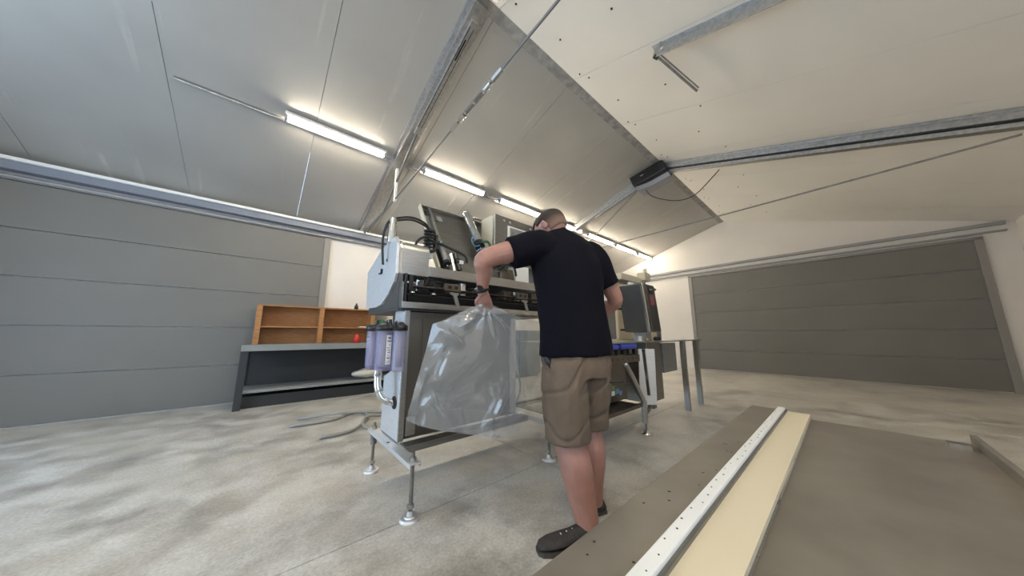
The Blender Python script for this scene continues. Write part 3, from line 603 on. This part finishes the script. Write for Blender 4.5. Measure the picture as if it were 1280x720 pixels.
# hood and top beam behind
MB().box((3.95, 2.15, .972), (5.25, 2.20, 1.86)).build('hood_panel', M['belt'], m2, .01)
MB().prism([(2.2, .98), (2.55, .98), (2.2, 1.8)], 3.95, 3.97).build('hood_gusset', M['steel_sheet'], m2)
MB().box((4.02, 2.1, 1.88), (4.85, 2.24, 1.98)).build('top_beam', M['cream'], m2, .006)
MB().box((4.66, 2.02, 1.93), (4.86, 2.16, 2.07)).cyl((4.76, 2.06, 2.07), (4.76, 2.06, 2.14), .03).build('beam_head', M['cream'], m2, .01)
MB().box((3.9, 2.12, 1.83), (5.3, 2.15, 1.865)).build('beam_rail', M['steel_dark'], m2)
for k, (xx, hh) in enumerate(((5.0, .26), (5.28, .28), (5.5, .22))):
    t = tag(MB().box((xx, 2.24, .972 if xx < 5.2 else .972), (xx+.12, 2.36, .972+hh)).box((xx-.02, 2.23, .972), (xx+.14, 2.38, 1.1)).build('metal_block', M['galv_dark'], m2, .004))

# ------------------------------------------------------------------ foreground conveyor
fc = thing('foreground_conveyor', (1.4, .1, 0), 'dark steel topped conveyor edge with a perforated pale rail in the foreground', 'conveyor')
M['sheet_dark'] = mat('stained_steel_sheet', (.26, .235, .20), .45, .6, 5, .16)
MB().prism([(.345, .535), (.345, .55), (.490, .55), (.4945, .546), (.4945, .42), (.4845, .42), (.4845, .535)], -.7, 2.7).build('side_sheet', M['sheet_dark'], fc)
rl = MB().box((-.7, .315, .55), (2.7, .352, .566)).build('perforated_rail', M['white'], fc, .004)
rnd = random.Random(5)
for k in range(40):
    xx, dy, rr = .15+.062*k+.012*rnd.random(), .325+.018*rnd.random(), .0018+.0016*rnd.random()
    MB().cyl((xx, dy, .5655), (xx, dy, .567), rr, n=8).build('rail_hole', M['dark'], rl)
MB().box((-.7, .20, .53), (2.7, .305, .545)).build('belt', M['belt'], fc)
MB().box((-.7, -.35, .50), (2.7, .20, .515)).box((-.7, -.37, .42), (2.7, -.35, .56)).build('inner_tray', M['sheet_dark'], fc)
MB().box((-.7, .305, .50), (2.7, .315, .555)).build('belt_guard', M['steel_dark'], fc)
for xx in (-.6, 1.1, 2.55):
    for yy in (.42, -.3): MB().box((xx, yy-.03, 0), (xx+.06, yy+.03, .535)).build('leg', M['steel'], fc)
mb = MB(); rnd = random.Random(8)
for k in range(16):
    x, y = .35+1.4*rnd.random(), .365+.1*rnd.random(); mb.lathe((x, y, .55), [(.0035+.002*rnd.random(), 0), (.002, .0006)], 8)
tag(mb.build('crumbs', M['dark'], fc), kind='stuff')

# ------------------------------------------------------------------ bench corner at left
wb = thing('workbench', (1.0, 5.9, 0), 'grey workbench with a dark lower shelf against the left wall', 'workbench')
MB().box((-.2, 5.6, .81), (2.1, 6.25, .90)).build('worktop', M['bench_grey'], wb, .004)
MB().box((-.2, 5.65, .22), (2.1, 6.18, .26)).build('lower_shelf', M['bench_grey'], wb, .004)
MB().box((-.2, 6.2, 0), (2.1, 6.25, .81)).build('back_panel', M['dark_void'], wb)  # near-black colour stands in for the shade under the worktop
MB().box((-.15, 5.75, .0), (2.05, 6.2, .16)).build('shade_box', M['dark_void'], wb)  # dark box standing in for the shadow at the foot of the bench
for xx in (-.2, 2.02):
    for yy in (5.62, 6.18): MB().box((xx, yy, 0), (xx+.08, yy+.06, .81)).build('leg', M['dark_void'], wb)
sh = thing('wooden_shelf_unit', (1.0, 6.05, .9), 'orange plywood pigeonhole shelf standing on the grey workbench', 'shelf')
for z in (1.16, 1.495): MB().box((-.1, 5.92, z), (1.62, 6.2, z+.022)).build('shelf_board', M['wood'], sh)
for xx in (-.1, .72, 1.55): MB().box((xx, 5.91, .9), (xx+.07, 6.2, 1.51)).build('upright', M['wood'], sh)
MB().box((-.1, 6.18, .9), (1.62, 6.2, 1.51)).build('back_board', M['wood'], sh)
t = thing('dark_bottle', (1.30, 6.0, 1.517), 'small dark bottle standing on top of the plywood shelf', 'bottle')
MB().lathe((1.30, 6.0, 1.517), [(.035, 0), (.035, .06), (.014, .09)]).build('body', M['dark'], t); MB().cyl((1.30, 6.0, 1.607), (1.30, 6.0, 1.63), .014).build('cap', M['black'], t)
t = thing('red_jug', (1.30, 5.78, .9), 'small red plastic jug on the workbench at the left picture edge', 'jug')
MB().lathe((1.30, 5.78, .9), [(.05, 0), (.055, .06), (.035, .13), (.015, .16)]).build('body', M['red'], t); MB().tube([(1.345, 5.78, .93), (1.38, 5.78, .97), (1.335, 5.78, 1.01)], .008).build('handle', M['red'], t)
t = thing('paper_stack', (1.45, 6.03, 1.182), 'pale papers lying on the middle board of the plywood shelf', 'papers')
MB().box((1.38, 5.95, 1.183), (1.53, 6.1, 1.20)).build('sheets', M['white'], t)
t = thing('metal_tin', (1.50, 5.75, .9), 'pale metal tin on the workbench beside the filter bowls', 'tin')
MB().lathe((1.50, 5.75, .901), [(.045, 0), (.045, .07), (.048, .075)]).build('tin_body', M['steel_bright'], t); MB().cyl((1.5, 5.75, .976), (1.5, 5.75, .985), .046).build('lid', M['galv'], t)
t = thing('green_bench_drill', (1.78, 5.95, .9), 'dark green bench tool standing on the workbench behind the filter', 'tool')
MB().box((1.66, 5.85, .901), (1.92, 6.1, .95)).build('base', M['green'], t, .01); MB().cyl((1.8, 6.0, .95), (1.8, 6.0, 1.3), .03).build('column', M['galv_dark'], t)
MB().box((1.70, 5.86, 1.18), (1.86, 6.08, 1.34)).build('head', M['green'], t, .02); MB().cyl((1.76, 5.9, 1.08), (1.76, 5.9, 1.18), .025).build('chuck', M['steel_bright'], t)
t = thing('red_tool_tray', (1.78, 6.1, 1.40), 'white wall bracket tray with dark red tools, right of the plywood shelf', 'tray')
MB().box((1.63, 6.02, 1.43), (1.95, 6.28, 1.45)).box((1.63, 6.02, 1.45), (1.95, 6.03, 1.47)).build('tray', M['white'], t)
MB().tube([(1.66, 6.1, 1.48), (1.72, 6.08, 1.53), (1.80, 6.1, 1.50), (1.88, 6.1, 1.51)], .028).build('tool_handle', mat('dark_red_grip', (.22, .03, .04), .5), t)
t = thing('white_sack', (1.45, 5.8, .26), 'off white sack lying on the lower shelf of the workbench', 'sack')
mb = MB().ball((1.50, 5.84, .35), (.22, .14, .075), n=24, m=14)
mb.v = [v + V(0, 0, .02*noise.noise(v*9)) for v in mb.v]; mb.build('sack_body', M['sack'], t)
MB().ball((1.72, 5.82, .34), .035, n=10, m=6).build('sack_tie', M['black'], t)
hs = thing('coiled_floor_hose', (1.05, 4.0, 0), 'grey hose coiled in loose loops on the floor left of machine', 'hose')
MB().tube([(.35, 4.25, .02), (.75, 4.22, .02), (.98, 4.40, .02), (1.10, 4.44, .02), (1.15, 4.28, .02), (1.10, 4.0, .02), (.93, 3.72, .02), (.78, 3.6, .02), (.55, 3.6, .02)], .017).build('hose_loop', M['hose'], hs)
MB().tube([(.45, 4.55, .02), (.95, 4.33, .053), (1.3, 4.22, .02), (1.55, 4.1, .02)], .015).build('hose_run', M['hose'], hs)
MB().tube([(1.6, 4.0, .02), (1.28, 4.05, .02), (1.08, 3.95, .053), (.98, 3.75, .053), (1.0, 3.62, .02), (1.12, 3.48, .02), (1.5, 3.4, .02)], .015).build('hose_run', M['hose'], hs)
t = thing('floor_cable', (2.6, 3.0, 0), 'grey cable curving over the floor behind the clear bag', 'cable')
MB().tube([(1.95, 2.6, .70), (2.2, 2.7, .55), (2.35, 2.75, .3), (2.25, 2.72, .08), (2.0, 2.85, .015), (1.7, 3.0, .015), (1.2, 3.1, .015)], .012).build('cable', M['hose'], t)

# ------------------------------------------------------------------ the man
man = thing('person', (1.45, 1.08, 0), 'man in black t-shirt and khaki shorts leaning over the clear bag', 'person')
def solid(name, mb, m, parent, voxel, smooth=6, fn=None, passes=0):
    me = bpy.data.meshes.new('tmp'); me.from_pydata(mb.v, [], mb.f)
    bm = bmesh.new(); bm.from_mesh(me); bmesh.ops.recalc_face_normals(bm, faces=bm.faces); bm.to_mesh(me); bm.free()
    o = bpy.data.objects.new('tmp', me); col.objects.link(o)
    r = o.modifiers.new('r', 'REMESH'); r.mode = 'VOXEL'; r.voxel_size = voxel
    s = o.modifiers.new('s', 'SMOOTH'); s.iterations = smooth; s.factor = .5
    dg = bpy.context.evaluated_depsgraph_get(); out = bpy.data.meshes.new_from_object(o.evaluated_get(dg))
    bpy.data.objects.remove(o); o0 = world_of(parent)
    if fn:
        ns = [v.normal.copy() for v in out.vertices]
        for v, n in zip(out.vertices, ns): v.co = fn(v.co.copy(), n)
    for v in out.vertices: v.co -= o0
    out.materials.clear(); out.materials.append(m)
    for p in out.polygons: p.use_smooth = True
    out.name = name; q = bpy.data.objects.new(name, out); col.objects.link(q); q.parent = parent; return q
phi = R(70); fwd = V(math.cos(phi), math.sin(phi), 0); rgt = V(math.sin(phi), -math.cos(phi), 0)
def ring(c, a, b, tilt=0): return (c, rgt*a, (fwd*math.cos(tilt) - V(0,0,1)*math.sin(tilt))*b)
sL, sR = V(1.25, 1.19, 1.60), V(1.640, 1.06, 1.59)
eL, wL, hL = V(.945, 1.33, 1.485), V(1.0, 1.43, 1.315), V(1.03, 1.44, 1.255)
eR, wR, hR = V(1.825, 1.01, 1.29), V(1.87, 1.24, 1.12), V(1.85, 1.31, 1.08)
hipL, kL, aL = V(1.355, 1.115, .88), V(1.35, 1.075, .49), V(1.385, 1.0, .10)
hipR, kR, aR = V(1.545, 1.075, .88), V(1.575, 1.10, .49), V(1.575, 1.09, .10)
b = MB()
b.rings([ring((1.46,1.09,.84), .16, .12), ring((1.46,1.09,.93), .18, .13), ring((1.455,1.09,1.1), .165, .115), ring((1.455,1.105,1.3), .185, .125), ring((1.45,1.12,1.48), .20, .13),
         ring((1.445,1.135,1.58), .17, .11, .2), ring((1.435,1.155,1.65), .10, .085, .3), ring((1.415,1.175,1.70), .066, .066, .4), ring((1.40,1.20,1.76), .062, .064, .4)])
def limb(pts, rs): b.tube(pts, rs, 18, 5)
limb([sL+rgt*.05, sL, (sL+eL)/2 + V(0,0,.008), eL, eL*.65+wL*.35, wL, wL+(hL-wL)*.4], [.07, .07, .068, .057, .05, .032, .03])
limb([sR-rgt*.05, sR, (sR+eR)/2, eR, eR*.65+wR*.35, wR, wR+(hR-wR)*.4], [.07, .07, .062, .052, .048, .032, .03])
for hp, k, a in ((hipL, kL, aL), (hipR, kR, aR)):
    limb([hp+V(0,0,.04), hp*.5+k*.5, k, k*.72+a*.28-fwd*.012, k*.5+a*.5-fwd*.008, k*.2+a*.8, a, a-V(0,0,.03)], [.085, .095, .078, .087, .085, .070, .062, .058])
    b.ball(k + fwd*.03, .055)
# head: local frame turned left and bowed
hp_ = R(98); F0 = V(math.cos(hp_), math.sin(hp_), 0); Rr = V(math.sin(hp_), -math.cos(hp_), 0); pit = R(38)
HF = F0*math.cos(pit) - V(0,0,1)*math.sin(pit); HU = F0*math.sin(pit) + V(0,0,1)*math.cos(pit)
hc = V(1.385, 1.205, 1.758); axs = (Rr, HF, HU)
H = lambda r, f, u: hc + (Rr*r + HF*f + HU*u)*1.2
HS = 1.22
b.ball(hc, (.077*HS, .098*HS, .088*HS), axs); b.ball(H(0, .02, -.05), (.078, .09, .082), axs); b.ball(H(0, .055, -.085), (.05, .048, .042), axs)
b.tube([H(0, -.02, -.04), V(1.41, 1.18, 1.69)], [.06, .064], 16, 3)
b.tube([H(0, .096, -.0), H(0, .118, -.035), H(0, .10, -.045)], [.010, .015, .012], 8, 3)
b.ball(H(0, .09, -.07), (.026, .012, .010), axs); b.ball(H(0, .09, .02), (.055, .014, .012), axs)
for s in (1, -1):
    b.ball(H(s*.078, -.005, -.018), (.010, .018, .030), axs, 14, 10); b.ball(H(s*.084, -.012, -.012), (.006, .013, .022), axs, 12, 8)
# hands
def hand(w, c, back, grip_to, s):
    d = (c-w).normalized(); side = d.cross(back).normalized()*s      # side = towards the thumb
    b.rings([(w - d*.01, side*.030, back*.022), (w + d*.03, side*.037, back*.018), (w + d*.075, side*.043, back*.016), (w + d*.09, side*.04, back*.012)], 16)
    for k, L in enumerate((.078, .085, .078, .062)):
        o = w + d*.085 + side*(.034 - .0225*k); p1 = o + d*L*.42 - back*.008; p2 = p1 + d*L*.12 - back*L*.38; p3 = p2 - d*L*.30 - back*L*.06
        b.tube([o - d*.02, o, p1, p2, p3], [.0090, .0092, .0088, .0082, .0072], 10, 3)
    t0 = w + d*.03 + side*.03; b.tube([t0 - side*.01, t0 + side*.02 + d*.015 - back*.012, t0 + side*.02 + d*.04 - back*.03, t0 + side*.004 + d*.062 - back*.042], [.014, .013, .011, .009], 10, 3)
hand(wL, hL, V(-.45, -.75, .25).normalized(), None, 1)
hand(wR, hR, V(.7, .1, .6).normalized(), None, -1)
def skin_fn(p, n): return p + n*.0015*noise.noise(p*18)
body = solid('body', b, M['skin'], man, .0043, 2, skin_fn)
for s in (1, -1): MB().ball(H(s*.031, .088, .004), .011, axs, 10, 8).build('eye', M['white'], man)
# hair shell
hb_ = MB(); n, m = 40, 26; vs = []; fade = []
for j in range(m+1):
    t = R(88) - R(128)*j/m
    for i in range(n):
        a = 2*math.pi*i/n; dr, df, du = math.cos(t)*math.cos(a), math.cos(t)*math.sin(a), math.sin(t)
        thick = 1.0 + (.10 if du > .45 else .10*max(0, (du+.25)/.7) + .012)
        low = max(0, -du) * .3
        vs.append((dr, df, du, thick))
fs = []
keep = lambda q: (q[2] > .42 or q[1] < .35) and not (q[1] > .05 and q[2] < -.05) and not (q[1] > .0 and q[2] < .1 and abs(q[0]) > .8)
P = [H(q[0]*.077*q[3]*1.015, q[1]*.098*q[3]*1.01, q[2]*.088*q[3]*1.01)*1.0 + (V(0,0,0) if q[2] > -.3 else -HU*.004) for q in vs]
for j in range(m):
    for i in range(n):
        ids = (j*n+i, j*n+(i+1) % n, (j+1)*n+(i+1) % n, (j+1)*n+i)
        if all(keep(vs[k]) for k in ids): fs.append(ids)
hb_.add(P, fs, True); hair = hb_.build('hair', M['hair'], man)
at = hair.data.attributes.new('fade', 'FLOAT', 'POINT')
for k, q in enumerate(vs): at.data[k].value = min(1, max(0, (.0 - q[2])/.45))
sd = hair.modifiers.new('th', 'SOLIDIFY'); sd.thickness = .006; sd.offset = -1
# t-shirt
sh_ = MB()
sh_.rings([ring((1.462,1.088,.925), .245, .172), ring((1.462,1.088,.96), .243, .17), ring((1.458,1.09,1.1), .225, .158), ring((1.456,1.105,1.25), .23, .158), ring((1.452,1.115,1.4), .24, .162),
           ring((1.45,1.125,1.5), .245, .162), ring((1.448,1.138,1.585), .225, .145, .15), ring((1.442,1.15,1.645), .175, .12, .3), ring((1.43,1.165,1.695), .105, .09, .4), ring((1.42,1.172,1.715), .08, .078, .4)], 40)
sh_.tube([sL+rgt*.12+V(0,0,-.04), sL+V(.0,0,-.01), sL*.6+eL*.4+V(0,0,.0), sL*.46+eL*.54], [.10, .108, .10, .098], 24, 5)
sh_.tube([sR-rgt*.12+V(0,0,-.04), sR+V(0,0,-.01), sR*.5+eR*.5, sR*.32+eR*.68], [.10, .095, .086, .084], 24, 5)
def shirt_fn(p, n):
    w1 = noise.noise(V(p.x*7 + p.z*3, p.y*7, p.z*4 - p.x*3)); w2 = noise.noise(V(p.x*16, p.y*16, p.z*7 + p.x*8))
    low = max(0, 1.25-p.z)
    return p + n*(.012*w1 + .005*w2 + .012*low*noise.noise(V(p.x*14, p.y*14, p.z*3)))
solid('t_shirt', sh_, M['shirt'], man, .008, 5, shirt_fn)
# shorts
st = MB()
st.rings([ring((1.462,1.085,.80), .215, .165), ring((1.462,1.085,.86), .228, .165), ring((1.462,1.087,.95), .222, .158), ring((1.462,1.088,1.0), .205, .14)], 36)
def leg_r(c, a, bb): return ring(c, a, bb)
st.rings([leg_r((1.36,1.105,.90), .115, .15), leg_r((1.352,1.10,.76), .128, .155), leg_r((1.348,1.085,.60), .125, .14), leg_r((1.347,1.075,.488), .125, .13), leg_r((1.347,1.075,.475), .124, .129)], 28)
st.rings([leg_r((1.555,1.065,.90), .115, .15), leg_r((1.563,1.07,.76), .125, .15), leg_r((1.565,1.08,.60), .118, .13), leg_r((1.568,1.09,.51), .115, .122), leg_r((1.568,1.09,.497), .114, .121)], 28)
def shorts_fn(p, n):
    w1 = noise.noise(V(p.x*9+p.z*7, p.y*9, p.z*3.5 - p.x*4)); w2 = noise.noise(V(p.x*22, p.y*22, p.z*6))
    cr = abs(noise.noise(V(p.x*7-p.z*6, p.y*7, p.z*7)))
    return p + n*(.008*w1 + .005*w2 - .009*max(0, .18-cr)/.18)
solid('shorts', st, M['shorts'], man, .007, 3, shorts_fn)
hem = MB()
# pocket welt on the right seat and dark cord at left hip
MB().obox((1.60, .905, .775), rgt*.045, V(0,.0,.003), fwd*.006).build('pocket_welt', M['black'], man)
MB().tube([(1.245, 1.13, .93), (1.235, 1.11, .90), (1.25, 1.10, .865)], [.016, .018, .010], 10, 3).build('pocket_strap', M['black'], man)
# watch
dw = (hL-wL).normalized(); a_, b_ = frame_of(dw)
mb = MB(); wc = wL - dw*.012
mb.lathe(wc - dw*.014, [(.040, 0), (.045, .003), (.045, .025), (.040, .028)], 24, dw); wt = mb.build('watch', M['black'], man)
MB().obox(wc + V(-.03, -.028, .0), V(.012,-.012,0), V(.006,.006,0), dw*.018).build('watch_case', M['dark'], wt, .003)
# shoes
def shoe(heel, toe):
    heel, toe = Vector(heel), Vector(toe); d = (toe-heel); L = d.length; d.normalize(); s = V(-d.y, d.x, 0); up = V(0,0,1)
    prof = [(-.01, .030, .030, .045), (.03, .040, .050, .05), (.09, .040, .055, .052), (.14, .042, .045, .045), (.20, .050, .036, .038), (.25, .050, .030, .03), (.29, .036, .024, .024), (.305, .016, .015, .018)]
    k = L/.30; rs = [(heel + d*x*k + up*(.016+h*.66), s*wd, up*h*.66) for x, wd, h, _ in prof]
    o = MB().rings(rs, 20).build('shoe', M['shoe'], man)
    rs = [(heel + d*x*k + up*z, s*(wd+.004), d*0) for x, wd, h, _ in prof for z in (.0,)]
    mb = MB(); n = len(prof); vs = [heel + d*prof[i][0]*k*1.01 + s*(prof[i][1]+.004)*q + up*z for z in (0, .018) for q in (1, -1) for i in range(n)]
    loop0 = list(range(n)) + list(range(2*n-1, n-1, -1)); loop1 = [i + 2*n for i in loop0]; N = len(loop0)
    mb.add(vs, [tuple(loop0), tuple(reversed(loop1))] + [(loop0[i], loop0[(i+1) % N], loop1[(i+1) % N], loop1[i]) for i in range(N)])
    mb.build('sole', M['sole'], o)
    for q in (.13, .16, .19): MB().tube([heel+d*q*k+s*.026+up*.056*(1-.9*(q-.11)), heel+d*q*k+up*(.082-.2*(q-.10)), heel+d*q*k-s*.026+up*.056*(1-.9*(q-.11))], .004, 6, 2).build('lace', M['white'], o)
    
shoe((1.42, .965, 0), (1.13, 1.10, 0)); shoe((1.63, 1.065, 0), (1.72, 1.34, 0))

# ------------------------------------------------------------------ clear bag
def bag():
    t = thing('clear_plastic_bag', (1.2, 1.45, .3), 'large clear plastic bag held up by the man in front of machine', 'bag')
    # outline columns from left edge to right edge; each column runs from its top to its bottom
    top = [(.69, 1.106), (.76, 1.128), (.84, 1.165), (.92, 1.205), (1.0, 1.235), (1.10, 1.232), (1.22, 1.19), (1.36, 1.165), (1.52, 1.15), (1.68, 1.12), (1.84, 1.13)]
    bot = [(.573, .638), (.64, .60), (.70, .575), (.77, .55), (.84, .53), (.92, .505), (1.04, .47), (1.18, .43), (1.36, .385), (1.55, .34), (1.76, .31)]
    NU, NV = 170, 110
    creases = [((1.07, 1.2), (1.24, 1.05), .010, -.016), ((1.05, 1.2), (1.10, 1.02), .012, -.014), ((1.03, 1.19), (.82, 1.08), .02, -.016), ((.74, 1.08), (.88, .96), .022, -.018), ((.78, .99), (.70, .80), .02, .015),
               ((.66, .86), (.60, .66), .014, -.012), ((.70, .76), (.74, .64), .008, -.012), ((.72, .72), (.77, .62), .006, .010), ((.86, .64), (.90, .55), .006, -.010), ((1.02, .50), (1.26, .80), .02, -.014), ((1.25, .98), (1.30, .66), .012, -.016),
               ((1.22, .80), (1.34, .78), .010, .012), ((1.24, .72), (1.36, .62), .010, -.014), ((.95, .72), (1.20, .82), .05, .012), ((1.1, 1.22), (1.40, 1.10), .012, -.014)]
    def lerp(arr, u):
        f = u*(len(arr)-1); i = min(int(f), len(arr)-2); q = f - i; return (arr[i][0]*(1-q)+arr[i+1][0]*q, arr[i][1]*(1-q)+arr[i+1][1]*q)
    def layer(sg, name, u1=1.0):
        vs = []
        for i in range(NU+1):
            u = u1*i/NU; (xt, zt), (xb, zb) = lerp(top, u), lerp(bot, u)
            for j in range(NV+1):
                v = j/NV; x = xt + (xb-xt)*v; z = zt + (zb-zt)*v
                edge = min(1, 8*u, 8*(1-u))*min(1, 6*(1-v))
                hx, hz = x-1.04, 1.24-z; ang = math.atan2(hx, max(.02, hz)); rad = math.hypot(hx, hz)
                fold = .012*math.sin(ang*9)*max(0, 1-rad/.40)**1.5*min(1, rad*7)
                big = .035*noise.noise(V(x*2.4, z*2.0, .8)) + .007*noise.noise(V(x*7+z*5, z*5, 3)) + .010*abs(noise.noise(V(x*6-z*5, z*3+x*4, 7)))+ .006*max(0, 1-((x-1.2)**2+(z-.75)**2)/.04)*noise.noise(V(x*28, z*20, sg))+ .006*max(0, 1-((x-.66)**2+(z-.68)**2)/.03)*noise.noise(V(x*30, z*16, sg))
                y = 1.45 + sg*.028*edge*min(1, rad*3) + fold + big*min(1, .3+v) - .03*v
                for (ax_, az_), (bx_, bz_), wd_, am_ in creases:
                    ex, ez = bx_-ax_, bz_-az_; L2 = ex*ex+ez*ez; tt = min(1, max(0, ((x-ax_)*ex+(z-az_)*ez)/L2))
                    dd = math.hypot(x-ax_-ex*tt, z-az_-ez*tt); y += am_*math.exp(-(dd/wd_)**2)*math.sin(math.pi*min(1, .08+tt))
                vs.append((x, y, z))
        fs = [(i*(NV+1)+j, (i+1)*(NV+1)+j, (i+1)*(NV+1)+j+1, i*(NV+1)+j+1) for i in range(NU) for j in range(NV)]
        return MB().add(vs, fs, True).build(name, M['film'], t, recalc=False)
    layer(-1, 'front_film'); layer(1, 'back_film'); 

bag()
